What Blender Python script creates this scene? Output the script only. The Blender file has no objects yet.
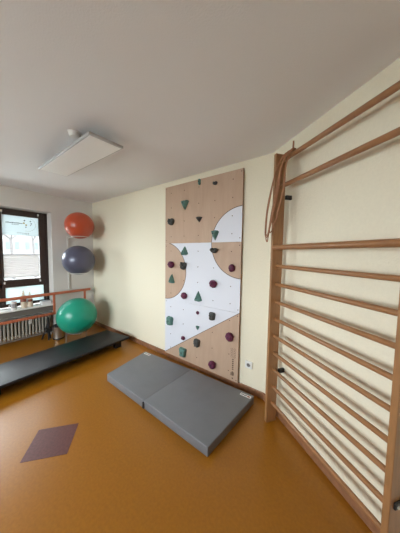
import bpy, bmesh, math, random
from mathutils import Vector, Matrix
random.seed(7)
sc = bpy.context.scene
col = sc.collection
PI = math.pi

# ------------------------------------------------------------------ camera
F_PX, PITCH, ROLL, YAW = 202.32, 0.0658, 0.0148, -0.6399
CAM = Vector((4.2813, -2.0438, 1.5188))
fw = Vector((math.sin(YAW)*math.cos(PITCH), math.cos(YAW)*math.cos(PITCH), -math.sin(PITCH)))
r0 = Vector((math.cos(YAW), -math.sin(YAW), 0))
u0 = r0.cross(fw)
rr = r0*math.cos(ROLL) + u0*math.sin(ROLL)
uu = -r0*math.sin(ROLL) + u0*math.cos(ROLL)
cd = bpy.data.cameras.new('camera'); cam = bpy.data.objects.new('camera', cd); col.objects.link(cam)
cam.matrix_world = Matrix(((rr.x, uu.x, -fw.x, CAM.x), (rr.y, uu.y, -fw.y, CAM.y), (rr.z, uu.z, -fw.z, CAM.z), (0, 0, 0, 1)))
cd.sensor_fit = 'HORIZONTAL'; cd.sensor_width = 36; cd.lens = 36*F_PX/400; cd.clip_start = 0.02; cd.clip_end = 200
sc.camera = cam

# ------------------------------------------------------------------ light
w = bpy.data.worlds.new('world'); sc.world = w; w.use_nodes = True
bg = w.node_tree.nodes['Background']
bg.inputs[0].default_value = (0.93, 0.97, 1.0, 1); bg.inputs[1].default_value = 7.0
ld = bpy.data.lights.new('window_portal', 'AREA'); ld.shape = 'RECTANGLE'; ld.size = 1.35; ld.size_y = 1.75
ld.cycles.is_portal = True
lo = bpy.data.objects.new('window_portal', ld); col.objects.link(lo)
lo.location = (-0.42, -1.36, 1.38)
lo.rotation_euler = Vector((-1, 0, 0)).to_track_quat('Z', 'Y').to_euler()
FX0, FX1, FZ0, FZ1 = 1.0, 3.3, 0.7, 2.3          # unseen window behind the camera, added for fill light
ld2 = bpy.data.lights.new('fill_window_portal', 'AREA'); ld2.shape = 'RECTANGLE'; ld2.size = FX1-FX0+0.1; ld2.size_y = FZ1-FZ0+0.1
ld2.cycles.is_portal = True
lo2 = bpy.data.objects.new('fill_window_portal', ld2); col.objects.link(lo2)
lo2.location = ((FX0+FX1)/2, -4.3-0.17, (FZ0+FZ1)/2); lo2.rotation_euler = Vector((0, -1, 0)).to_track_quat('Z', 'Y').to_euler()
sc.view_settings.view_transform = 'Standard'; sc.view_settings.look = 'None'
sc.view_settings.exposure = 1.52; sc.view_settings.gamma = 1.0; sc.view_settings.use_curve_mapping = False
sc.cycles.max_bounces = 12; sc.cycles.diffuse_bounces = 8; sc.cycles.transparent_max_bounces = 12
sc.cycles.use_denoising = True
sc.cycles.caustics_reflective = False; sc.cycles.caustics_refractive = False

# ------------------------------------------------------------------ frames of reference
H = 2.5
W = 3.6237; ANG = 0.648
B = Vector((W, 0, 0)); D = Vector((math.cos(ANG), -math.sin(ANG), 0)); N = Vector((-math.sin(ANG), -math.cos(ANG), 0))
def RW(s, o, z): return B + D*s + N*o + Vector((0, 0, z))      # right wall: along, out from wall, up

# ------------------------------------------------------------------ materials
def mat(name, color, rough=0.6, metal=0.0, noise=0.0, nscale=20, bump=0.0, bscale=200, spec=0.5, coat=0.0, stretch=None, color2=None):
    m = bpy.data.materials.new(name); m.use_nodes = True
    nt = m.node_tree; b = nt.nodes['Principled BSDF']
    b.inputs['Base Color'].default_value = (*color, 1); b.inputs['Roughness'].default_value = rough
    b.inputs['Metallic'].default_value = metal; b.inputs['Specular IOR Level'].default_value = spec
    b.inputs['Coat Weight'].default_value = coat
    tc = nt.nodes.new('ShaderNodeTexCoord'); mp = nt.nodes.new('ShaderNodeMapping')
    nt.links.new(tc.outputs['Object'], mp.inputs[0])
    if stretch: mp.inputs['Scale'].default_value = stretch
    if noise > 0 or color2:
        n = nt.nodes.new('ShaderNodeTexNoise'); n.inputs['Scale'].default_value = nscale; n.inputs['Detail'].default_value = 5
        nt.links.new(mp.outputs[0], n.inputs['Vector'])
        mx = nt.nodes.new('ShaderNodeMix'); mx.data_type = 'RGBA'
        c2 = color2 if color2 else tuple(c*(1-noise) for c in color)
        c1 = color if color2 else tuple(min(1, c*(1+noise)) for c in color)
        mx.inputs[6].default_value = (*c1, 1); mx.inputs[7].default_value = (*c2, 1)
        cr = nt.nodes.new('ShaderNodeMapRange'); cr.inputs['From Min'].default_value = 0.3; cr.inputs['From Max'].default_value = 0.7
        nt.links.new(n.outputs['Fac'], cr.inputs['Value']); nt.links.new(cr.outputs[0], mx.inputs[0])
        nt.links.new(mx.outputs[2], b.inputs['Base Color'])
    if bump > 0:
        n2 = nt.nodes.new('ShaderNodeTexNoise'); n2.inputs['Scale'].default_value = bscale; n2.inputs['Detail'].default_value = 3
        nt.links.new(tc.outputs['Object'], n2.inputs['Vector'])
        bp = nt.nodes.new('ShaderNodeBump'); bp.inputs['Strength'].default_value = bump; bp.inputs['Distance'].default_value = 0.004
        nt.links.new(n2.outputs['Fac'], bp.inputs['Height']); nt.links.new(bp.outputs[0], b.inputs['Normal'])
    return m

M = {}
M['cream'] = mat('cream_wall', (0.81, 0.75, 0.60), 0.85, bump=0.35, bscale=90, noise=0.02, nscale=60)
M['white_wall'] = mat('white_wall', (0.66, 0.63, 0.60), 0.85, bump=0.3, bscale=90)
M['ceiling'] = mat('ceiling_paint', (0.81, 0.805, 0.835), 0.9, bump=0.3, bscale=120)
M['floor'] = mat('linoleum', (0.32, 0.122, 0.008), 0.34, noise=0.10, nscale=60, spec=0.4, bump=0.06, bscale=28)
M['inlay'] = mat('inlay_linoleum', (0.125, 0.046, 0.042), 0.42, noise=0.15, nscale=60, spec=0.3)
M['baseboard'] = mat('baseboard_wood', (0.27, 0.125, 0.065), 0.45, noise=0.2, nscale=30)
M['beech'] = mat('beech_varnish', (0.33, 0.160, 0.064), 0.42, noise=0.12, nscale=14, stretch=(6, 6, 0.7), coat=0.1)
M['rung'] = mat('rung_beech', (0.31, 0.142, 0.056), 0.35, noise=0.1, nscale=20, coat=0.15)
M['brownframe'] = mat('dark_brown_frame', (0.035, 0.018, 0.014), 0.4)
M['white'] = mat('white_paint', (0.8, 0.79, 0.77), 0.4)
M['whitemetal'] = mat('white_metal', (0.75, 0.74, 0.71), 0.4)
M['radiator'] = mat('radiator_enamel', (0.40, 0.375, 0.33), 0.45)
M['railorange'] = mat('orange_lacquer', (0.50, 0.14, 0.07), 0.35, noise=0.1)
M['black'] = mat('black_plastic', (0.012, 0.012, 0.013), 0.45)
M['bench'] = mat('black_leatherette', (0.014, 0.013, 0.015), 0.44, bump=0.15, bscale=150, spec=0.3)
M['mat'] = mat('grey_vinyl', (0.175, 0.178, 0.195), 0.5, bump=0.25, bscale=400, noise=0.04, nscale=8)
M['orange'] = mat('orange_ball', (0.46, 0.070, 0.028), 0.28)
M['blue'] = mat('graphite_ball', (0.10, 0.10, 0.15), 0.3, metal=0.15)
M['green'] = mat('green_ball', (0.012, 0.30, 0.20), 0.28)
M['steel'] = mat('brushed_steel', (0.55, 0.52, 0.48), 0.28, metal=0.9)
M['rope'] = mat('rope_brown', (0.34, 0.15, 0.07), 0.6, noise=0.2, nscale=80)
M['teal'] = mat('teal_hold', (0.11, 0.23, 0.20), 0.75, noise=0.15, nscale=30, bump=0.5, bscale=250)
M['dark'] = mat('dark_hold', (0.075, 0.075, 0.072), 0.75, noise=0.15, nscale=30, bump=0.5, bscale=250)
M['purple'] = mat('purple_hold', (0.125, 0.020, 0.06), 0.7, noise=0.15, nscale=30, bump=0.5, bscale=250)
M['lampwhite'] = mat('lamp_diffuser', (0.92, 0.93, 0.94), 0.35)
M['lampmetal'] = mat('lamp_aluminium', (0.55, 0.56, 0.58), 0.3, metal=0.5)
M['cream_plastic'] = mat('cream_bottle', (0.78, 0.68, 0.55), 0.4)
M['red'] = mat('red_label', (0.30, 0.10, 0.07), 0.5)
M['ink'] = mat('ink', (0.05, 0.05, 0.08), 0.6)
M['burn'] = mat('branded_wood', (0.12, 0.07, 0.045), 0.7)
M['paper'] = mat('paper_white', (0.82, 0.82, 0.82), 0.6)
M['facade'] = mat('facade_plaster', (0.095, 0.095, 0.095), 0.9)
M['fwin'] = mat('facade_window', (0.035, 0.05, 0.06), 0.5)
M['roof'] = mat('roof_tiles', (0.10, 0.05, 0.04), 0.8)
M['bark'] = mat('bark', (0.05, 0.045, 0.045), 0.9)
M['ground'] = mat('street_ground', (0.4, 0.4, 0.38), 0.9)
M['side_edge'] = mat('plywood_edge', (0.22, 0.12, 0.06), 0.6)

def trans_mat(name, color, tfac=1.0):
    m = bpy.data.materials.new(name); m.use_nodes = True; nt = m.node_tree
    b = nt.nodes['Principled BSDF']; out = nt.nodes['Material Output']
    tl = nt.nodes.new('ShaderNodeBsdfTranslucent'); tl.inputs[0].default_value = (*color, 1)
    b.inputs['Base Color'].default_value = (*color, 1); b.inputs['Roughness'].default_value = 0.7
    mx = nt.nodes.new('ShaderNodeMixShader'); mx.inputs[0].default_value = tfac
    nt.links.new(b.outputs[0], mx.inputs[1]); nt.links.new(tl.outputs[0], mx.inputs[2]); nt.links.new(mx.outputs[0], out.inputs[0])
    return m
M['film'] = trans_mat('frosted_film', (0.84, 0.90, 0.92), 0.25)
M['film2'] = trans_mat('frosted_film_clear', (0.84, 0.93, 0.94), 0.30)
M['blind'] = trans_mat('pleated_fabric', (0.78, 0.75, 0.75), 0.09)
g = bpy.data.materials.new('window_glass'); g.use_nodes = True; nt = g.node_tree
nt.nodes.remove(nt.nodes['Principled BSDF'])
tr = nt.nodes.new('ShaderNodeBsdfTransparent'); tr.inputs[0].default_value = (0.93, 0.96, 0.96, 1)
gl = nt.nodes.new('ShaderNodeBsdfGlossy'); gl.inputs['Roughness'].default_value = 0.02
fr = nt.nodes.new('ShaderNodeFresnel'); fr.inputs[0].default_value = 1.3
mx = nt.nodes.new('ShaderNodeMixShader'); nt.links.new(fr.outputs[0], mx.inputs[0]); nt.links.new(tr.outputs[0], mx.inputs[1]); nt.links.new(gl.outputs[0], mx.inputs[2])
nt.links.new(mx.outputs[0], nt.nodes['Material Output'].inputs[0]); M['glass'] = g

ac = bpy.data.materials.new('clear_plastic'); ac.use_nodes = True; nt = ac.node_tree
tr = nt.nodes.new('ShaderNodeBsdfTransparent'); tr.inputs[0].default_value = (0.9, 0.9, 0.9, 1)
mx = nt.nodes.new('ShaderNodeMixShader'); mx.inputs[0].default_value = 0.12; nt.nodes['Principled BSDF'].inputs['Roughness'].default_value = 0.2
nt.links.new(tr.outputs[0], mx.inputs[1]); nt.links.new(nt.nodes['Principled BSDF'].outputs[0], mx.inputs[2]); nt.links.new(mx.outputs[0], nt.nodes['Material Output'].inputs[0]); M['clear'] = ac

# climbing sheet: birch plywood with white painted fields, routed outlines (the thing's own pattern)
def sheet_material():
    m = bpy.data.materials.new('climbing_sheet'); m.use_nodes = True; nt = m.node_tree; L = nt.links
    b = nt.nodes['Principled BSDF']; b.inputs['Roughness'].default_value = 0.6
    tc = nt.nodes.new('ShaderNodeTexCoord'); sp = nt.nodes.new('ShaderNodeSeparateXYZ'); L.new(tc.outputs['Object'], sp.inputs[0])
    def op(o, a, b_=None, c=None):
        n = nt.nodes.new('ShaderNodeMath'); n.operation = o
        for i, v in enumerate((a, b_, c)):
            if v is None: continue
            if hasattr(v, 'links'): L.new(v, n.inputs[i])
            else: n.inputs[i].default_value = v
        return n.outputs[0]
    x, z = sp.outputs[0], sp.outputs[2]
    def circ(cx, cz, r):   # signed distance
        dx = op('SUBTRACT', x, cx); dz = op('SUBTRACT', z, cz)
        return op('SUBTRACT', op('SQRT', op('ADD', op('MULTIPLY', dx, dx), op('MULTIPLY', dz, dz))), r)
    cR = circ(1.175, 1.638, 0.393); cL = circ(-0.01, 1.262, 0.397)
    # diagonal z = 0.085 + 0.66*x
    dg = op('MULTIPLY', op('SUBTRACT', z, op('MULTIPLY_ADD', x, 0.677, 0.078)), 0.83)
    upper = op('GREATER_THAN', z, 1.648)
    inR = op('LESS_THAN', cR, 0.0); inL = op('LESS_THAN', cL, 0.0); below = op('LESS_THAN', dg, 0.0)
    # white = upper*inR + (1-upper)*(1-max(inR,inL,below))
    lo_w = op('SUBTRACT', 1.0, op('MAXIMUM', op('MAXIMUM', inR, inL), below))
    white = op('ADD', op('MULTIPLY', upper, inR), op('MULTIPLY', op('SUBTRACT', 1.0, upper), lo_w))
    lineU = op('LESS_THAN', op('ABSOLUTE', cR), 0.004)
    lineL = op('MULTIPLY', op('LESS_THAN', op('ABSOLUTE', cL), 0.004), op('SUBTRACT', 1.0, upper))
    lineD = op('LESS_THAN', op('ABSOLUTE', dg), 0.003)
    line = op('MAXIMUM', op('MAXIMUM', lineU, lineL), lineD)
    mp = nt.nodes.new('ShaderNodeMapping'); mp.inputs['Scale'].default_value = (5, 5, 0.8); L.new(tc.outputs['Object'], mp.inputs[0])
    n = nt.nodes.new('ShaderNodeTexNoise'); n.inputs['Scale'].default_value = 3; n.inputs['Detail'].default_value = 8; n.inputs['Distortion'].default_value = 1.2
    L.new(mp.outputs[0], n.inputs['Vector'])
    wd = nt.nodes.new('ShaderNodeMix'); wd.data_type = 'RGBA'
    wd.inputs[6].default_value = (0.54, 0.375, 0.27, 1); wd.inputs[7].default_value = (0.43, 0.29, 0.205, 1); L.new(n.outputs['Fac'], wd.inputs[0])
    mw = nt.nodes.new('ShaderNodeMix'); mw.data_type = 'RGBA'; L.new(white, mw.inputs[0]); L.new(wd.outputs[2], mw.inputs[6]); mw.inputs[7].default_value = (0.70, 0.71, 0.78, 1)
    ml = nt.nodes.new('ShaderNodeMix'); ml.data_type = 'RGBA'; L.new(line, ml.inputs[0]); L.new(mw.outputs[2], ml.inputs[6]); ml.inputs[7].default_value = (0.10, 0.07, 0.06, 1)
    L.new(ml.outputs[2], b.inputs['Base Color'])
    return m
M['sheet'] = sheet_material()

# ------------------------------------------------------------------ mesh helpers (all take world coordinates)
def newbm(): return bmesh.new()
def prism(bm, base, up):          # base: list of Vectors, extruded by vector up
    up = Vector(up)
    a = [bm.verts.new(Vector(p)) for p in base]; b = [bm.verts.new(Vector(p)+up) for p in base]
    n = len(a)
    bm.faces.new(a[::-1]); bm.faces.new(b)
    for i in range(n): bm.faces.new((a[i], a[(i+1) % n], b[(i+1) % n], b[i]))
def box(bm, x0, x1, y0, y1, z0, z1):
    prism(bm, [(x0, y0, z0), (x1, y0, z0), (x1, y1, z0), (x0, y1, z0)], (0, 0, z1-z0))
def rwbox(bm, s0, s1, o0, o1, z0, z1):
    prism(bm, [RW(s0, o0, z0), RW(s0, o1, z0), RW(s1, o1, z0), RW(s1, o0, z0)], (0, 0, z1-z0))
def tube(bm, pts, r, n=10, closed=False, radii=None):
    pts = [Vector(p) for p in pts]; rings = []; m = len(pts); ref = None
    for i, p in enumerate(pts):
        if closed: t = pts[(i+1) % m]-pts[i-1]
        else: t = pts[min(i+1, m-1)]-pts[max(i-1, 0)]
        t.normalize()
        if ref is None: ref = t.orthogonal().normalized()
        ref = (ref - t*ref.dot(t)); ref = ref.normalized() if ref.length > 1e-6 else t.orthogonal().normalized()
        bi = t.cross(ref); rad = radii[i] if radii else r
        rings.append([bm.verts.new(p+(ref*math.cos(a)+bi*math.sin(a))*rad) for a in [2*PI*k/n for k in range(n)]])
    for i in range(m if closed else m-1):
        a, b = rings[i], rings[(i+1) % m]
        for k in range(n): bm.faces.new((a[k], a[(k+1) % n], b[(k+1) % n], b[k]))
    if not closed: bm.faces.new(rings[0][::-1]); bm.faces.new(rings[-1])
def lathe(bm, c, prof, n=24, axis=(0, 0, 1)):
    c = Vector(c); ax = Vector(axis).normalized(); e = ax.orthogonal().normalized(); f = ax.cross(e)
    rings = [[bm.verts.new(c+ax*h+(e*math.cos(2*PI*k/n)+f*math.sin(2*PI*k/n))*max(r, 1e-4)) for k in range(n)] for r, h in prof]
    for a, b in zip(rings, rings[1:]):
        for k in range(n): bm.faces.new((a[k], a[(k+1) % n], b[(k+1) % n], b[k]))
    bm.faces.new(rings[0][::-1]); bm.faces.new(rings[-1])
def sphere(bm, c, r, u=48, v=32):
    bmesh.ops.create_uvsphere(bm, u_segments=u, v_segments=v, radius=r, matrix=Matrix.Translation(Vector(c)))
def bevel(bm, w=0.003, seg=2):
    bmesh.ops.recalc_face_normals(bm, faces=bm.faces[:])
    es = [e for e in bm.edges if len(e.link_faces) == 2 and e.calc_face_angle(0) > 0.6]
    bmesh.ops.bevel(bm, geom=es, offset=w, segments=seg, profile=0.5, affect='EDGES', clamp_overlap=True)

def obj(name, bm, material, parent=None, smooth=False, label=None, origin=None):
    bmesh.ops.recalc_face_normals(bm, faces=bm.faces[:])
    base = Vector((0, 0, 0))
    if parent is not None:
        q = parent
        while q is not None: base += q.location; q = q.parent
        org = Vector((0, 0, 0))
    else:
        org = Vector(origin) if origin is not None else Vector((0, 0, 0))
    bmesh.ops.translate(bm, verts=bm.verts, vec=-(base+org))
    me = bpy.data.meshes.new(name); bm.to_mesh(me); bm.free()
    me.materials.append(M[material] if isinstance(material, str) else material)
    if smooth:
        for p in me.polygons: p.use_smooth = True
        try: me.set_sharp_from_angle(angle=0.7)
        except Exception: pass
    o = bpy.data.objects.new(name, me); col.objects.link(o)
    if parent is not None: o.parent = parent
    else: o.location = org
    if label: o['label'] = label
    return o
def thing(name, label, cat, loc, group=None):
    o = bpy.data.objects.new(name, None); col.objects.link(o); o.location = loc; o.empty_display_size = 0.05
    o['label'] = label; o['category'] = cat
    if group: o['group'] = group
    return o
def tag(o, label, cat, group=None):
    o['label'] = label; o['category'] = cat
    if group: o['group'] = group
    return o
def struct(name, bm, m, smooth=False):
    o = obj(name, bm, m, smooth=smooth); o['kind'] = 'structure'; return o

# ------------------------------------------------------------------ room shell
BACK = -4.3
END = RW(2.75, 0, 0)             # far end of the slanted right wall
T = 0.15
room = [(0, 0, 0), (W, 0, 0), tuple(END), (END.x, BACK, 0), (0, BACK, 0)]
big = [(-0.35, T, 0), (W+0.05, T, 0), tuple(END+Vector((T, T, 0))), (END.x+T, BACK-T, 0), (-0.35, BACK-T, 0)]
b = newbm(); prism(b, [Vector(p)+Vector((0, 0, -0.1)) for p in big], (0, 0, 0.1)); struct('floor', b, 'floor')
b = newbm(); prism(b, [Vector(p)+Vector((0, 0, H)) for p in big], (0, 0, 0.1)); struct('ceiling', b, 'ceiling')
b = newbm(); box(b, -0.35, W+0.05, 0, T, 0, H); struct('wall_back', b, 'cream')
b = newbm(); prism(b, [RW(0, 0, 0), RW(2.75, 0, 0), RW(2.75, -T, 0), RW(0.0, -T, 0)], (0, 0, H)); struct('wall_right', b, 'cream')
b = newbm(); box(b, END.x, END.x+T, BACK, END.y, 0, H); struct('wall_far_right', b, 'cream')
b = newbm()
box(b, -0.35, FX0, BACK-T, BACK, 0, H); box(b, FX1, END.x+T, BACK-T, BACK, 0, H)
box(b, FX0, FX1, BACK-T, BACK, 0, FZ0); box(b, FX0, FX1, BACK-T, BACK, FZ1, H)
struct('wall_front', b, 'white_wall')
w2 = thing('fill_window', 'wide dark brown window added in the unseen wall behind the camera for fill light', 'window', ((FX0+FX1)/2, BACK-0.1, FZ0)); w2['kind'] = 'structure'; del w2['category']  # out of view, added to brighten the room evenly
b = newbm()
box(b, FX0, FX1, BACK-0.13, BACK-0.07, FZ0, FZ0+0.06); box(b, FX0, FX1, BACK-0.13, BACK-0.07, FZ1-0.06, FZ1)
for k in range(4):
    xx = FX0+0.03+(FX1-FX0-0.06)*k/3; box(b, xx-0.03, xx+0.03, BACK-0.13, BACK-0.07, FZ0+0.06, FZ1-0.06)
obj('window_frame', b, 'brownframe', w2)
for k in range(3):
    xx = FX0+0.03+(FX1-FX0-0.06)*k/3; b = newbm(); box(b, xx+0.03, xx+(FX1-FX0-0.06)/3-0.03, BACK-0.103, BACK-0.097, FZ0+0.06, FZ1-0.06); obj('window_pane', b, 'glass', w2)
WY0, WY1, WZ0, WZ1 = -2.0, -0.717, 0.575, 2.195   # window opening
b = newbm()
box(b, -0.35, 0, WY1, 0, 0, H)
box(b, -0.35, 0, BACK, WY0, 0, H)
box(b, -0.35, 0, WY0, WY1, WZ1, H)
box(b, -0.35, -0.16, WY0, WY1, 0.45, WZ0-0.03)
box(b, -0.35, -0.16, WY0, WY1, 0, 0.45)
struct('wall_left', b, 'white_wall')
b = newbm(); box(b, -0.20, 0.045, WY0+0.003, WY1-0.003, WZ0-0.028, WZ0); bevel(b, 0.004); struct('trim_1', b, 'white')
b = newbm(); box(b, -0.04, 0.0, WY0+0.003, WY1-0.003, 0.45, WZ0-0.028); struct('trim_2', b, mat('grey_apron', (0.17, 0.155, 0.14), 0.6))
# baseboards
b = newbm(); box(b, 0.0, W, -0.018, 0, 0, 0.068); bevel(b, 0.003); struct('baseboard_back', b, 'baseboard')
b = newbm(); rwbox(b, 0.0, 2.75, 0, 0.018, 0, 0.068); bevel(b, 0.003); struct('baseboard_right', b, 'baseboard')
b = newbm(); box(b, 0.0, 0.018, WY1, 0, 0, 0.068); bevel(b, 0.003); struct('baseboard_left', b, 'baseboard')
# floor inlay of plum lozenge
b = newbm(); prism(b, [Vector(p) for p in [(2.232, -1.547, 0), (2.423, -1.312, 0), (2.648, -1.487, 0), (2.456, -1.718, 0)]], (0, 0, 0.0015))
tag(obj('floor_tile', b, 'inlay', origin=(2.44, -1.516, 0)), 'plum purple square linoleum inlay set diagonally in the orange floor', 'floor tile')

# ------------------------------------------------------------------ window
XF = -0.20                        # inner face of the frame
def yz_frame(bm, y0, y1, z0, z1, wd, xa, xb, wl=None):
    wl = wl or wd
    box(bm, xa, xb, y0, y1, z1-wd, z1); box(bm, xa, xb, y0, y1, z0, z0+wd)
    box(bm, xa, xb, y0, y0+wl, z0+wd, z1-wd); box(bm, xa, xb, y1-wd, y1, z0+wd, z1-wd)
win = thing('window_1', 'dark brown timber window with white sill in the left wall', 'window', (XF, (WY0+WY1)/2, WZ0))
win['kind'] = 'structure'; del win['category']
b = newbm(); yz_frame(b, WY0, WY1, WZ0, WZ1-0.003, 0.05, XF-0.08, XF-0.012)
bays = [(-1.352, -0.735), (-1.985, -1.372)]
for y in (-1.362,): box(b, XF-0.08, XF-0.012, y-0.028, y+0.028, WZ0+0.05, WZ1-0.053)
box(b, XF-0.08, XF-0.012, WY0+0.05, WY1-0.05, 0.905, 0.975)
bevel(b, 0.003); obj('window_frame', b, 'brownframe', win)
for i, (y0, y1) in enumerate(bays):
    a0, a1 = y0-0.004 if i else -1.362, y1
    b = newbm(); yz_frame(b, y0+0.006, y1-0.036 if i == 0 else y1-0.006, 0.955, 2.172, 0.078, XF-0.05, XF, 0.024 if i == 0 else None)
    bevel(b, 0.003); s = obj('window_sash', b, 'brownframe', win)
    b = newbm(); box(b, XF-0.032, XF-0.026, y0+(0.025 if i == 0 else 0.07), y1-0.10 if i == 0 else y1-0.07, 1.02, 2.10); obj('window_pane', b, 'glass', s)
    b = newbm(); yz_frame(b, y0+0.006, y1-0.036 if i == 0 else y1-0.006, 0.60, 0.945, 0.03, XF-0.05, XF-0.008); bevel(b, 0.002); s2 = obj('lower_window_frame', b, 'brownframe', win)
    b = newbm(); box(b, XF-0.032, XF-0.026, y0+0.02, y1-0.05 if i == 0 else y1-0.02, 0.62, 0.93); obj('window_pane', b, 'glass', s2)
# frosted sheets on the visible bay
b = newbm(); box(b, XF-0.0255, XF-0.0245, -1.323, -0.735-0.11, 1.775, 2.095)
b2 = None
film = obj('frosted_film', b, 'film', win, label='pale blue translucent film with faint lettering and swirl logo')
b = newbm(); box(b, XF-0.0255, XF-0.0245, -1.345+0.03, -0.735-0.06, 0.63, 0.92); obj('frosted_film', b, 'film2', win, label='frosted film on the low pane')
# marks on the film
def ring_seg(bm, cy, cz, r, a0, a1, x, th=0.004, n=28):
    pts = [(x, cy+r*math.cos(a0+(a1-a0)*i/n), cz+r*math.sin(a0+(a1-a0)*i/n)) for i in range(n+1)]
    tube(bm, pts, th, 6)
b = newbm()
rnd = random.Random(3)
y = -1.275
while y < -1.06:
    l = rnd.uniform(0.012, 0.03); box(b, XF-0.0246, XF-0.0235, y, y+l, 1.970, 1.982+rnd.choice((0, 0.004))); y += l+0.005
y = -1.20
while y < -1.11:
    l = rnd.uniform(0.01, 0.02); box(b, XF-0.0246, XF-0.0235, y, y+l, 1.948, 1.955); y += l+0.006
y = -1.14
while y < -0.99:
    l = rnd.uniform(0.01, 0.02); box(b, XF-0.0246, XF-0.0235, y, y+l, 1.812, 1.819); y += l+0.006
y = -1.07
while y < -0.99:
    l = rnd.uniform(0.01, 0.02); box(b, XF-0.0246, XF-0.0235, y, y+l, 1.795, 1.801); y += l+0.006
M['faint'] = mat('faint_ink', (0.10, 0.11, 0.13), 0.6); M['olive'] = mat('olive_ink', (0.22, 0.22, 0.10), 0.6); M['gold'] = mat('gold_ink', (0.45, 0.32, 0.06), 0.6)
obj('lettering', b, 'faint', film)
b = newbm(); ring_seg(b, -1.00, 1.965, 0.115, -1.9, 1.2, XF-0.0245, 0.0013); obj('swirl', b, 'olive', film)
for (cy, cz, r, m_) in [(-1.035, 2.03, 0.011, 'ink'), (-1.045, 1.985, 0.013, 'gold'), (-1.015, 1.955, 0.013, 'gold'), (-1.02, 1.92, 0.009, 'ink'), (-0.955, 2.025, 0.010, 'ink'), (-0.945, 1.985, 0.010, 'ink'), (-0.955, 1.955, 0.008, 'ink')]:
    b = newbm(); lathe(b, (XF-0.0245, cy, cz), [(r, 0), (r, 0.0012)], 14, (1, 0, 0)); obj('logo_dot', b, m_, film)
# pleated blind
bl = thing('pleated_blind', 'white pleated blind drawn across the lower half of the window sash', 'blind', (XF, -1.09, 1.075))
b = newbm(); n = 22; z0, z1 = 1.088, 1.445
vs = []
for i in range(n+1):
    z = z0+(z1-z0)*i/n; x = XF-0.004+(0.004 if i % 2 else -0.004)
    vs.append((b.verts.new((x, -1.325, z)), b.verts.new((x, -0.858, z))))
for a, c in zip(vs, vs[1:]): b.faces.new((a[0], a[1], c[1], c[0]))
obj('blind_fabric', b, 'blind', bl)
M['alu'] = mat('blind_rail', (0.35, 0.33, 0.33), 0.4, metal=0.3)
b = newbm(); box(b, XF-0.012, XF+0.006, -1.33, -0.853, 1.442, 1.454); bevel(b, 0.002); obj('top_rail', b, 'alu', bl)
b = newbm(); box(b, XF-0.012, XF+0.008, -1.33, -0.853, 1.074, 1.090); bevel(b, 0.002); obj('bottom_rail', b, 'white', bl)
for y in (-1.325, -0.855):
    b = newbm(); tube(b, [(XF+0.010, y, 0.99), (XF+0.010, y, 2.15)], 0.0012, 6); obj('cord', b, 'whitemetal', bl)
    for z in (0.985, 2.145):
        b = newbm(); box(b, XF, XF+0.018, y-0.010, y+0.010, z-0.018, z+0.018); bevel(b, 0.003); obj('bracket', b, 'white', bl)

# ------------------------------------------------------------------ outside the window
b = newbm(); box(b, -80, 40, -70, 70, -3.1, -3.0); struct('ground', b, 'ground')
XH = -35.0
hs = thing('house', 'pale plastered house seen through the upper window pane', 'house', (XH-4, 6.5, -3.0))
b = newbm(); box(b, XH-8, XH, -6, 14.5, -3.0, 4.6); obj('house_wall', b, 'facade', hs)
b = newbm(); prism(b, [(XH-8.4, -6.4, 4.6), (XH+0.4, -6.4, 4.6), (XH-4, -6.4, 8.0)], (0, 21.3, 0)); obj('roof', b, 'roof', hs)
for zc in (2.25, -0.6):
    for yc in (-4.0, -2.4, -0.8, 0.8, 2.4, 3.5, 4.8, 5.8, 7.0, 8.1, 9.4, 11.0, 12.6):
        b = newbm(); box(b, XH, XH+0.04, yc-0.23, yc+0.23, zc-0.55, zc+0.55); obj('house_window', b, 'fwin', hs)
def tree(x, y, h, seed, label):
    rn = random.Random(seed)
    t = thing('bare_tree', label, 'tree', (x, y, -3.0), 'bare trees outside')
    bt = newbm(); tube(bt, [(x, y, -3), (x+0.1, y+0.05, -1), (x, y-0.05, h*0.45)], 0.1, 8, radii=[0.16, 0.12, 0.08]); obj('trunk', bt, 'bark', t, smooth=True)
    bb = newbm()
    def br(p, d, l, r, lev):
        q = p+d*l; mid = (p+q)/2+Vector((rn.uniform(-1, 1), rn.uniform(-1, 1), rn.uniform(-1, 1)))*l*0.08
        tube(bb, [p, mid, q], r, 5, radii=[r, r*0.8, r*0.55])
        if lev > 0:
            for _ in range(3):
                nd = (d+Vector((rn.uniform(-1, 1), rn.uniform(-1, 1), rn.uniform(-0.3, 0.8)))*0.75).normalized()
                br(q if rn.random() < 0.7 else mid, nd, l*0.72, r*0.58, lev-1)
    top = Vector((x, y-0.05, h*0.45))
    for _ in range(4):
        br(top, Vector((rn.uniform(-0.7, 0.7), rn.uniform(-0.7, 0.7), 0.8)).normalized(), h*0.22, 0.05, 4)
    obj('branches', bb, 'bark', t)
tree(-14, 1.35, 5.0, 4, 'thin bare tree in front of the house outside the window')
tree(-19, 3.75, 5.4, 9, 'bushy bare tree outside, beside the right window edge')

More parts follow.
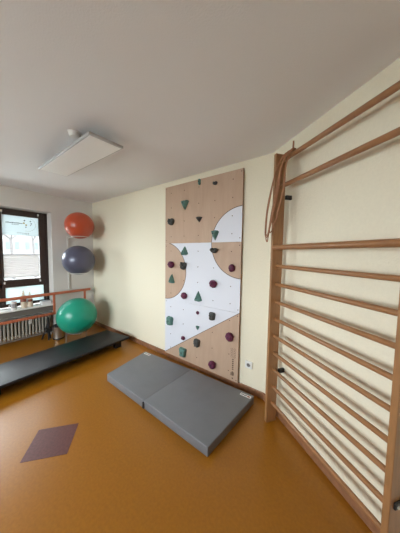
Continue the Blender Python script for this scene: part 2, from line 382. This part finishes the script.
# ------------------------------------------------------------------ things on the sill
SZ = WZ0
t = thing('mug', 'small white cup with grey print on the window sill, leftmost item', 'cup', (0.0, -1.262, SZ))
b = newbm(); lathe(b, (0.0, -1.262, SZ), [(0.030, 0), (0.033, 0.004), (0.035, 0.125), (0.037, 0.130), (0.032, 0.130), (0.030, 0.012), (0.0, 0.011)], 20); obj('cup_body', b, 'white', t, smooth=True)
b = newbm(); lathe(b, (0.0, -1.262, SZ), [(0.0356, 0.03), (0.0360, 0.095)], 20); obj('printed_band', b, mat('grey_print', (0.35, 0.36, 0.38), 0.6), t, smooth=True)
b = newbm(); tube(b, [(0.0, -1.262-0.032, SZ+0.085), (0.0, -1.262-0.055, SZ+0.075), (0.0, -1.262-0.055, SZ+0.04), (0.0, -1.262-0.032, SZ+0.03)], 0.005, 8); obj('handle', b, 'white', t, smooth=True)
def bottle(y, r, h, label, x=-0.02):
    t = thing('pump_bottle', label, 'bottle', (x, y, SZ), 'bottles on the window sill')
    b = newbm(); lathe(b, (x, y, SZ), [(r*0.95, 0), (r, 0.006), (r, h*0.62), (r*0.85, h*0.7), (r*0.35, h*0.76), (r*0.33, h*0.82)], 20); obj('bottle_body', b, 'cream_plastic', t, smooth=True)
    b = newbm(); lathe(b, (x, y, SZ), [(r*1.02, h*0.36), (r*1.02, h*0.52)], 20); obj('bottle_label', b, 'red', t, smooth=True)
    b = newbm(); lathe(b, (x, y, SZ+h*0.80), [(r*0.45, 0), (r*0.45, h*0.09), (r*0.15, h*0.10), (r*0.15, h*0.17)], 14); box(b, x-0.008, x+0.04, y-0.007, y+0.007, SZ+h*0.96, SZ+h*1.0); obj('pump', b, 'cream_plastic', t)
bottle(-1.135, 0.040, 0.285, 'taller cream pump bottle with red label on the window sill')
bottle(-1.053, 0.036, 0.255, 'shorter cream pump bottle with red label, right of the taller one')
t = thing('tissue_box', 'low white box with papers at the right end of the window sill', 'box', (-0.05, -0.83, SZ))
b = newbm(); box(b, -0.12, 0.02, -0.895, -0.765, SZ, SZ+0.052); bevel(b, 0.004); obj('box_body', b, 'paper', t)
b = newbm(); box(b, -0.10, 0.0, -0.875, -0.785, SZ+0.052, SZ+0.058); bevel(b, 0.001); obj('box_lid', b, mat('grey_card', (0.5, 0.52, 0.55), 0.6), t)

# ------------------------------------------------------------------ radiator
rad = thing('radiator', 'cream column radiator in the niche below the window', 'radiator', (-0.03, -1.36, 0))
PITCHR = 0.045; k = 0; y = -0.80
while y > -1.95:
    b = newbm(); box(b, -0.13, 0.0, y-0.0125, y+0.0125, 0.085, 0.39); bevel(b, 0.008, 3); obj('radiator_section', b, 'radiator', rad, smooth=True)
    y -= PITCHR
b = newbm()
for z in (0.12, 0.36): tube(b, [(-0.03, -0.80, z), (-0.03, -1.92, z)], 0.016, 10)
obj('header_pipe', b, 'radiator', rad, smooth=True)
b = newbm(); tube(b, [(-0.03, -0.80, 0.12), (-0.03, -0.77, 0.12), (-0.03, -0.765, 0.10), (-0.03, -0.765, 0.0)], 0.010, 8); obj('feed_pipe', b, 'radiator', rad, smooth=True)
b = newbm()

b = newbm(); box(b, -0.002, 0.018, -1.085, -1.045, 0.29, 0.385); bevel(b, 0.003); obj('heat_meter', b, 'white', rad)

# ------------------------------------------------------------------ handrail
RO = 0.15
hr = thing('handrail', 'orange wooden double handrail in front of the radiator', 'handrail', (RO, -1.3, 0))
b = newbm(); box(b, RO-0.018, RO+0.018, -3.0, -0.145, 0.752, 0.798); bevel(b, 0.008, 3); obj('top_rail', b, 'railorange', hr, smooth=True)
b = newbm(); box(b, RO-0.014, RO+0.014, -3.0, -0.745, 0.405, 0.448); bevel(b, 0.007, 3); obj('lower_rail', b, 'railorange', hr, smooth=True)
for y in (-0.76, -0.25, -2.2, -2.95):
    b = newbm(); box(b, RO-0.013, RO+0.013, y-0.017, y+0.017, 0.412, 0.76); bevel(b, 0.003); p_ = obj('post', b, 'railorange', hr)
    if y > -0.5 or y < -2.1:
        b = newbm(); tube(b, [(0.0, y, 0.56), (RO-0.01, y, 0.56)], 0.009, 8); obj('wall_fixing', b, 'whitemetal', p_)

# ------------------------------------------------------------------ balls and rack
def ball(x, y, z, r, m, label, grp=None):
    t = thing('exercise_ball', label, 'exercise ball', (x, y, z-r))
    b = newbm(); sphere(b, (x, y, z), r); o = obj('ball_skin', b, m, t, smooth=True)
    b = newbm(); lathe(b, (x+r*0.6, y-r*0.6, z-r*0.535), [(0.012, -0.004), (0.012, 0.003), (0.006, 0.005)], 12, (0.6, -0.6, -0.5)); obj('valve_plug', b, m, t)
    return t
ball(0.36, -0.403, 1.978, 0.233, 'orange', 'shiny orange-red exercise ball on the top arm of the wall rack')
ball(0.36, -0.428, 1.359, 0.261, 'blue', 'dark grey-violet exercise ball on the lower arm of the wall rack')
ball(0.56, -0.556, 0.415, 0.303, 'green', 'large shiny green exercise ball in the corner near the radiator')
rk = thing('ball_rack', 'thin white metal wall rack holding the orange and dark grey balls', 'rack', (0.01, -0.47, 0.8))
b = newbm(); box(b, 0.0, 0.016, -0.482, -0.456, 0.80, 1.80); bevel(b, 0.002); obj('wall_rail', b, 'whitemetal', rk)
b = newbm()
for i in range(36): box(b, 0.016, 0.0165, -0.472, -0.466, 0.82+i*0.027, 0.832+i*0.027)
obj('rail_slots', b, mat('slot_grey', (0.3, 0.3, 0.3), 0.6), rk)
for (cx, cy, cz, r) in [(0.36, -0.403, 1.978, 0.233), (0.36, -0.428, 1.359, 0.261)]:
    rr_ = 0.13; zz = cz-math.sqrt(r*r-rr_*rr_)-0.005
    b = newbm(); tube(b, [(cx+rr_*math.cos(2*PI*i/32), cy+rr_*math.sin(2*PI*i/32), zz) for i in range(32)], 0.006, 8, closed=True)
    hoop = obj('support_hoop', b, 'whitemetal', rk, smooth=True)
    b = newbm(); tube(b, [(0.012, -0.47, zz-0.03), (0.05, -0.465, zz-0.006), (cx-rr_*0.95, cy-0.035, zz)], 0.006, 8); obj('arm', b, 'whitemetal', hoop, smooth=True)
# low ring stand of the green ball
st = thing('ball_stand', 'low clear plastic ring stand under the green exercise ball', 'ball stand', (0.56, -0.556, 0))
gr, gz = 0.17, 0.415-math.sqrt(0.303**2-0.17**2)-0.008
b = newbm(); tube(b, [(0.56+gr*math.cos(2*PI*i/32), -0.556+gr*math.sin(2*PI*i/32), gz) for i in range(32)], 0.007, 8, closed=True); obj('ring', b, 'clear', st, smooth=True)
for a in (0.4, 0.4+2*PI/3, 0.4+4*PI/3):
    b = newbm(); tube(b, [(0.56+gr*math.cos(a), -0.556+gr*math.sin(a), gz), (0.56+gr*math.cos(a)*1.02, -0.556+gr*math.sin(a)*1.02, 0.0)], 0.008, 8); obj('leg', b, 'clear', st, smooth=True)

# pedal bin and black folded stand
bx, by = 0.25, -0.738
bn = thing('pedal_bin', 'small stainless steel pedal bin beside the radiator', 'bin', (bx, by, 0))
b = newbm(); lathe(b, (bx, by, 0), [(0.082, 0.018), (0.082, 0.215), (0.084, 0.218)], 28); obj('bin_body', b, 'steel', bn, smooth=True)
b = newbm(); lathe(b, (bx, by, 0), [(0.086, 0), (0.086, 0.02), (0.080, 0.022)], 28); obj('bin_base', b, 'black', bn, smooth=True)
b = newbm(); lathe(b, (bx, by, 0), [(0.086, 0.216), (0.086, 0.232), (0.06, 0.248), (0.02, 0.254)], 28); obj('lid', b, 'black', bn, smooth=True)
b = newbm(); box(b, bx+0.07, bx+0.125, by-0.055, by-0.015, 0.006, 0.016); bevel(b, 0.003); obj('pedal', b, 'black', bn)
sx, sy = 0.16, -0.88
fs = thing('folding_stand', 'black folded stand leaning beside the pedal bin', 'stand', (sx, sy, 0))
b = newbm()
sx, sy = 0.16, -0.88
for (p, q) in [((sx-0.06, sy-0.06, 0), (sx, sy+0.02, 0.30)), ((sx+0.06, sy+0.0, 0), (sx, sy+0.02, 0.30)), ((sx-0.02, sy+0.05, 0), (sx, sy+0.02, 0.30))]:
    b = newbm(); tube(b, [p, q], 0.013, 8); obj('leg', b, 'black', fs)
b = newbm(); tube(b, [(sx, sy+0.02, 0.10), (sx, sy+0.02, 0.38)], 0.018, 10); obj('column', b, 'black', fs)
b = newbm(); box(b, sx-0.045, sx+0.045, sy-0.035, sy+0.06, 0.13, 0.20); bevel(b, 0.006); obj('spreader', b, 'black', fs)

# corner pipe
b = newbm(); tube(b, [(0.025, -0.03, 0.068), (0.025, -0.03, 0.80)], 0.008, 8); tag(obj('pipe', b, 'whitemetal', origin=(0.025, -0.03, 0.068), smooth=True), 'thin white vertical pipe in the room corner', 'pipe')

# ------------------------------------------------------------------ black bench board
bd = thing('padded_bench', 'long low black padded bench board lying in front of the balls', 'bench', (1.25, -1.1, 0))
q = [Vector((0.905, -0.228, 0)), Vector((1.470, -0.148, 0)), Vector((1.540, -2.45, 0)), Vector((0.990, -2.45, 0))]
b = newbm(); prism(b, [v+Vector((0, 0, 0.118)) for v in q], (0, 0, 0.034)); bevel(b, 0.010, 3); obj('padded_top', b, 'bench', bd, smooth=True)
b = newbm(); prism(b, [v+Vector((0, 0, 0.098)) for v in [Vector((0.96, -0.29, 0)), Vector((1.42, -0.225, 0)), Vector((1.49, -2.40, 0)), Vector((1.05, -2.40, 0))]], (0, 0, 0.022)); obj('under_frame', b, 'black', bd)
for y in (-0.30, -1.70):
    for x in (1.03, 1.36):
        b = newbm(); box(b, x-0.035, x+0.035, y-0.05, y+0.05, 0, 0.10); bevel(b, 0.005); obj('foot', b, 'black', bd)

# ------------------------------------------------------------------ folding mat
fm = thing('folding_mat', 'grey two-panel folding gymnastics mat below the climbing wall', 'mat', (2.75, -0.5, 0))
MZ = 0.085
P = [(2.052, -0.850), (1.962, -0.225), (2.769, -0.165), (2.738, -0.856)]
Q = [(2.7395, -0.856), (2.7705, -0.165), (3.566, -0.135), (3.502, -0.868)]
for pl, lb in ((P, (0.065, 0)), (Q, None)):
    b = newbm(); prism(b, [Vector((x, y, 0.001)) for x, y in pl], (0, 0, MZ)); bevel(b, 0.006, 3); s = obj('mat_panel', b, 'mat', fm, smooth=True)
    b = newbm()
    for i in range(4):
        a, c = Vector((*pl[i], 0)), Vector((*pl[(i+1) % 4], 0)); n_ = (c-a).normalized()
        tube(b, [a+n_*0.012+Vector((0, 0, MZ-0.004)), c-n_*0.012+Vector((0, 0, MZ-0.004))], 0.0028, 6)
    obj('piping', b, 'mat', s)
b = newbm(); box(b, 2.730, 2.752, -0.868, -0.850, 0.012, 0.070); obj('hinge_strip', b, 'black', fm)
def mat_label(c, d, parent_l):
    d = Vector(d).normalized(); nrm = Vector((-d.y, d.x, 0)); c = Vector(c)
    def rect(bm, u0, u1, v0, v1, z, h): prism(bm, [c+d*u+nrm*v+Vector((0, 0, z)) for u, v in ((u0, v0), (u1, v0), (u1, v1), (u0, v1))], (0, 0, h))
    b = newbm(); rect(b, -0.055, 0.055, -0.018, 0.018, MZ+0.0008, 0.001); l = obj('brand_label', b, 'paper', fm, label=parent_l)
    b = newbm()
    for u in (-0.045, -0.03, -0.014, 0.0): rect(b, u, u+0.011, -0.007, 0.007, MZ+0.0018, 0.0006)
    obj('lettering', b, 'ink', l)
    b = newbm(); rect(b, 0.018, 0.045, -0.009, 0.009, MZ+0.0018, 0.0006); obj('emblem', b, 'red', l)
mat_label((3.497, -0.185, 0), (1, 0.03, 0), 'white brand label with dark lettering and red mark')
mat_label((2.045, -0.255, 0), (1, 0.03, 0), 'white brand label')

# ------------------------------------------------------------------ climbing wall
CX = 2.166
cw = thing('climbing_wall', 'tall plywood and white climbing board mounted on the cream wall', 'climbing wall', (CX, 0, 0.0))
CW = 1.166; OB, OF = -0.012, -0.03
for z0, z1 in ((0.067, 0.862), (0.864, 1.647), (1.649, 2.417)):
    b = newbm(); box(b, CX, CX+CW, OF, OB, z0, z1); s = obj('plywood_sheet', b, 'sheet', cw)
b = newbm(); box(b, CX+CW, CX+CW+0.0015, OF, OB, 0.067, 2.417); obj('edge_band', b, 'side_edge', cw)
b = newbm()
for x in (0.05, 0.56, 1.09): box(b, CX+x, CX+x+0.04, OB, 0.0, 0.08, 2.40)
obj('batten', b, 'side_edge', cw)
b = newbm()
for i, x in enumerate((0.113, 0.348, 0.583, 0.817, 1.048)):
    for j in range(12):
        z = 0.172+j*0.1958
        zz = z if (i+j) % 2 == 0 or True else z
        lathe(b, (CX+x, OF, zz), [(0.0065, -0.0002), (0.0065, 0.0008)], 8, (0, -1, 0))
for x in (0.02, 1.146):
    for z in (0.09, 0.83, 0.90, 1.61, 1.69, 2.39): lathe(b, (CX+x, OF, z), [(0.006, -0.0002), (0.006, 0.001)], 8, (0, -1, 0))
obj('bolt_hole', b, 'burn', cw)
# branded marks at the lower right
b = newbm(); bxm = CX+1.100
for i in range(4):
    zc = 0.355+i*0.028
    for xo in (-0.015, 0.022):
        tube(b, [(bxm+xo+0.012*math.cos(2*PI*k/12), OF-0.0004, zc+0.012*math.sin(2*PI*k/12)) for k in range(12)], 0.0012, 4, closed=True)
for zc, hh in ((0.20, 0.016), (0.222, 0.016), (0.244, 0.018), (0.268, 0.018), (0.292, 0.016), (0.316, 0.014)):
    box(b, bxm-0.008, bxm+0.010, OF-0.0008, OF, zc, zc+hh*0.8)
box(b, bxm-0.024, bxm-0.014, OF-0.0008, OF, 0.13, 0.165); box(b, bxm-0.010, bxm+0.006, OF-0.0008, OF, 0.13, 0.18); box(b, bxm+0.010, bxm+0.018, OF-0.0008, OF, 0.135, 0.175)
lathe(b, (bxm, OF, 0.10), [(0.009, -0.0002), (0.009, 0.001)], 10, (0, -1, 0))
obj('burned_marks', b, 'burn', cw)

HOLDS = [('thin', 't', 0.597, 2.38, 0.06, 0.071), ('jug', 'd', 0.823, 2.325, 0.068, 0.044), ('down', 't', 0.365, 2.133, 0.154, 0.114), ('jug', 'd', 0.128, 1.943, 0.114, 0.107), ('down', 'd', 0.598, 1.931, 0.108, 0.061), ('down', 't', 0.834, 1.726, 0.124, 0.115), ('up', 't', 0.368, 1.55, 0.139, 0.117), ('jug', 'd', 0.831, 1.556, 0.111, 0.07), ('round', 'p', 0.129, 1.354, 0.125, 0.096), ('jug', 'd', 0.356, 1.354, 0.105, 0.118), ('round', 'p', 1.065, 1.358, 0.086, 0.089), ('up', 't', 0.138, 1.163, 0.125, 0.125), ('round', 'p', 0.372, 0.954, 0.104, 0.093), ('round', 'p', 0.826, 1.158, 0.113, 0.095), ('up', 't', 0.601, 0.978, 0.141, 0.126), ('round', 'p', 0.595, 0.765, 0.047, 0.045), ('block', 'd', 0.821, 0.766, 0.085, 0.097), ('block', 't', 0.113, 0.558, 0.128, 0.129), ('down', 't', 0.598, 0.57, 0.064, 0.052), ('round', 'p', 0.358, 0.373, 0.071, 0.055), ('block', 'd', 0.597, 0.374, 0.096, 0.104), ('block', 't', 0.36, 0.178, 0.126, 0.124), ('round', 'p', 1.06, 0.576, 0.114, 0.104), ('round', 'p', 0.834, 0.171, 0.115, 0.1)]
MC = {'t': 'teal', 'd': 'dark', 'p': 'purple'}
NM = {'t': 'teal', 'd': 'dark grey', 'p': 'purple'}
for hi, (kind, c_, hx, hz, hw, hh) in enumerate(HOLDS):
    rn = random.Random(hi+11)
    hw *= 0.86; dep = min(0.055, 0.55*max(hw, hh))
    b = newbm(); n = 28
    def outline(a):
        ca, sa = math.cos(a), math.sin(a)
        if kind in ('down', 'up'):
            s_ = -1 if kind == 'down' else 1
            # rounded triangle, apex towards s_
            k = 3; ph = PI/2*s_
            rad = math.cos(PI/k)/math.cos(((a-ph) % (2*PI/k))-PI/k)
            rad = rad*0.9+0.1*0.7
            return ca*rad*hw*0.58, sa*rad*hh*0.66-s_*hh*0.13
        if kind == 'block':
            rad = min(1/max(abs(ca), 1e-6), 1/max(abs(sa), 1e-6)); rad = min(rad, 1.22)
            return ca*rad*hw*0.45*(1+0.15*sa), sa*rad*hh*0.48
        if kind == 'jug':
            dent = 0.75*math.exp(-((a-PI/2)/0.45)**2)
            return ca*hw*0.5, sa*hh*0.5*(1-dent)-0.0
        if kind == 'thin':
            return ca*hw*0.34*(1-0.3*math.cos(2*a)), sa*hh*0.5
        return ca*hw*0.5, sa*hh*0.5
    jit = [rn.uniform(0.93, 1.06) for _ in range(n)]
    prof = {'down': [(1, 0), (0.97, 0.35), (0.72, 0.75), (0.40, 1.0), (0.16, 1.0)], 'up': [(1, 0), (0.95, 0.35), (0.7, 0.75), (0.38, 1.0), (0.16, 0.98)],
            'block': [(1, 0), (1.0, 0.45), (0.88, 0.85), (0.6, 1.0), (0.18, 0.96)], 'round': [(0.86, 0), (1.0, 0.3), (0.95, 0.6), (0.7, 0.92), (0.3, 1.0), (0.14, 0.97)],
            'jug': [(0.9, 0), (1.0, 0.4), (0.92, 0.8), (0.65, 1.0), (0.4, 0.8), (0.15, 0.6)], 'thin': [(1, 0), (1, 0.4), (0.7, 0.8), (0.2, 0.85)]}[kind]
    rings = []
    offz = {'down': 0.16, 'up': -0.16}.get(kind, 0.05)*hh
    for sc_, d_ in prof:
        ring = []
        for k in range(n):
            ox, oz = outline(2*PI*k/n)
            ring.append(b.verts.new((CX+hx+ox*sc_*jit[k], OF-d_*dep*(jit[k] if 0 < d_ else 1), hz+oz*sc_*jit[k]+offz*d_)))
        rings.append(ring)
    for a, c in zip(rings, rings[1:]):
        for k in range(n): b.faces.new((a[k], a[(k+1) % n], c[(k+1) % n], c[k]))
    b.faces.new(rings[0][::-1]); b.faces.new(rings[-1])
    o = obj('climbing_hold', b, MC[c_], cw, smooth=True, label=NM[c_]+' climbing hold')
    b = newbm(); lathe(b, (CX+hx, OF-dep*prof[-1][1], hz+offz*prof[-1][1]), [(0.0075, -0.002), (0.0075, 0.003), (0.004, 0.003)], 8, (0, -1, 0)); obj('bolt', b, 'black', o)

# ------------------------------------------------------------------ socket
so = thing('wall_socket', 'white wall socket between the climbing board and the wall bars', 'socket', (3.447, 0, 0.312))
sxm, szm = 3.447, 0.312
b = newbm(); box(b, sxm-0.041, sxm+0.041, -0.012, 0, szm-0.041, szm+0.041); bevel(b, 0.004, 2); s = obj('cover_plate', b, 'white', so)
b = newbm(); lathe(b, (sxm, -0.0105, szm), [(0.027, 0), (0.027, 0.0075), (0.021, 0.0075), (0.021, -0.0)], 24, (0, -1, 0)); obj('socket_rim', b, 'white', so, smooth=True)
b = newbm(); lathe(b, (sxm, -0.012, szm), [(0.0205, 0), (0.0205, 0.0012)], 20, (0, -1, 0)); obj('socket_well', b, mat('socket_shadow', (0.18, 0.17, 0.17), 0.5), so)

# ------------------------------------------------------------------ wall bars
SL, SR = 0.269, 1.163; PT = 0.030; O0, O1 = 0.055, 0.157
wb = thing('wall_bars', 'tall beech gymnastics wall bars fixed to the slanted right wall', 'wall bars', tuple(RW(0.7, 0.1, 0)))
for s0, s1 in ((SL-PT, SL), (SR, SR+PT)):
    b = newbm(); rwbox(b, s0, s1, O0, O1, 0, 2.355); bevel(b, 0.004, 2); obj('post', b, 'beech', wb)
def rung(z, o, s0=SL-0.005, s1=SR+0.005, r=0.0155, flat=0.88):
    b = newbm(); n = 14; ends = []
    for s in (s0, s1):
        ends.append([b.verts.new(RW(s, o+r*flat*math.cos(2*PI*k/n), z+r*math.sin(2*PI*k/n))) for k in range(n)])
    for k in range(n): b.faces.new((ends[0][k], ends[0][(k+1) % n], ends[1][(k+1) % n], ends[1][k]))
    b.faces.new(ends[0][::-1]); b.faces.new(ends[1])
    return obj('rung', b, 'rung', wb, smooth=True)
for z in (2.292, 2.085, 1.416, 1.258, 1.104, 0.951, 0.797, 0.642, 0.490, 0.333, 0.183): rung(z, 0.105, r=0.0185 if z > 2 else 0.0155)
rung(1.577, 0.146, r=0.0205)
for z in (2.0, 0.478):
    b = newbm(); rwbox(b, SL, SL+0.022, 0.0, 0.058, z-0.018, z+0.018); bevel(b, 0.004)
    obj('wall_bracket', b, 'black', wb, label='black wall bracket')
for z in (0.385, 2.0):
    b = newbm(); rwbox(b, SR+PT, SR+PT+0.010, 0.0, 0.136, z-0.017, z+0.017); bevel(b, 0.004)
    k_ = obj('wall_bracket', b, 'black', wb, label='black wall bracket')
    b = newbm(); lathe(b, RW(SR+PT+0.010, 0.118, z-0.003), [(0.008, 0), (0.008, 0.004), (0.004, 0.005)], 12, tuple(D)); obj('screw', b, 'steel', k_)
b = newbm(); lathe(b, RW(SL-PT, 0.14, 0.42), [(0.012, 0), (0.012, 0.006)], 12, tuple(-D)); obj('screw', b, 'baseboard', wb)

# ------------------------------------------------------------------ rope bundle
rp = thing('rope_bundle', 'bundle of brown looped skipping ropes hung over the top rung', 'ropes', tuple(RW(0.36, 0.12, 2.30)))
def cat(pts, sub=7):
    pts = [Vector(p) for p in pts]; m = len(pts); out = []
    for i in range(m):
        p0, p1, p2, p3 = pts[i-1], pts[i], pts[(i+1) % m], pts[(i+2) % m]
        for k in range(sub):
            t_ = k/sub
            out.append(0.5*((2*p1)+(p2-p0)*t_+(2*p0-5*p1+4*p2-p3)*t_*t_+(3*p1-p0-3*p2+p3)*t_**3))
    return out
def strand_s(u, z):      # u 0..1 across the bundle
    a = [(2.32, 0.335, 0.425), (2.20, 0.29, 0.43), (2.0, 0.225, 0.42), (1.80, 0.19, 0.36), (1.70, 0.195, 0.305), (1.62, 0.235, 0.265)]
    z = max(1.62, min(2.32, z))
    for (z0, l0, r0_), (z1, l1, r1_) in zip(a, a[1:]):
        if z1 <= z <= z0:
            t_ = (z0-z)/(z0-z1); return (l0+(l1-l0)*t_)*(1-u)+(r0_+(r1_-r0_)*t_)*u
for i, (ua, ub, zb) in enumerate([(0.0, 0.40, 1.68), (0.16, 0.60, 1.625), (0.26, 0.74, 1.66), (0.44, 0.87, 1.70), (0.70, 1.0, 1.76)]):
    of = 0.172+0.011*(i % 3); zt = 2.322+0.005*(i % 2)
    um = (ua+ub)/2
    pts = [RW(strand_s(ua, 2.32), 0.10, zt), RW(strand_s(ua, 2.30), 0.135, zt-0.015), RW(strand_s(ua, 2.2), of, 2.19), RW(strand_s(ua, 2.0), of+0.008, 2.0),
           RW(strand_s(ua, 1.85), of+0.012, 1.86), RW(strand_s(ua, zb+0.05), of+0.014, zb+0.05), RW(strand_s(um, zb), of+0.016, zb), RW(strand_s(ub, zb+0.05), of+0.014, zb+0.05),
           RW(strand_s(ub, 1.85), of+0.012, 1.86), RW(strand_s(ub, 2.0), of+0.008, 2.0), RW(strand_s(ub, 2.2), of, 2.19), RW(strand_s(ub, 2.30), 0.135, zt-0.015), RW(strand_s(ub, 2.32), 0.10, zt)]
    b = newbm(); tube(b, cat(pts), 0.0045, 8, closed=True); obj('rope_loop', b, 'rope', rp, smooth=True)
b = newbm(); tube(b, [RW(0.415, 0.11, 2.30), RW(0.42, 0.12, 2.335), RW(0.428, 0.125, 2.375)], 0.006, 8); obj('rope_end', b, 'rope', rp, smooth=True)

# ------------------------------------------------------------------ ceiling lamp and fitting
lp = thing('ceiling_lamp', 'flat rectangular white ceiling lamp, switched off', 'ceiling lamp', (2.095, -1.15, 2.5))
LZ = 2.40
c = [Vector((1.515, -1.290, LZ)), Vector((2.658, -1.284, LZ)), Vector((2.672, -1.005, LZ)), Vector((1.540, -1.018, LZ))]
b = newbm(); prism(b, c, (0, 0, 0.022)); bevel(b, 0.003); obj('lamp_housing', b, 'lampmetal', lp)
ctr = sum(c, Vector())/4
b = newbm(); prism(b, [ctr+(v-ctr)*0.97+Vector((0, 0, -0.002)) if False else Vector((ctr.x+(v.x-ctr.x)*0.975, ctr.y+(v.y-ctr.y)*0.90, LZ-0.002)) for v in c], (0, 0, 0.004)); obj('diffuser', b, 'lampwhite', lp)
b = newbm(); box(b, 1.80, 2.40, -1.21, -1.09, LZ+0.022, H); bevel(b, 0.004); obj('ceiling_mount', b, 'whitemetal', lp)
cf = thing('smoke_detector', 'small round white fitting on the ceiling behind the lamp', 'smoke detector', (2.39, -1.272, 2.5))
b = newbm(); lathe(b, (2.39, -1.272, 2.5), [(0.045, 0), (0.045, -0.012), (0.038, -0.034), (0.02, -0.038)], 24); obj('detector_body', b, 'white', cf, smooth=True)
b = newbm(); lathe(b, (2.39, -1.272, 2.5), [(0.052, 0), (0.052, -0.006)], 24); obj('base_plate', b, 'white', cf, smooth=True)
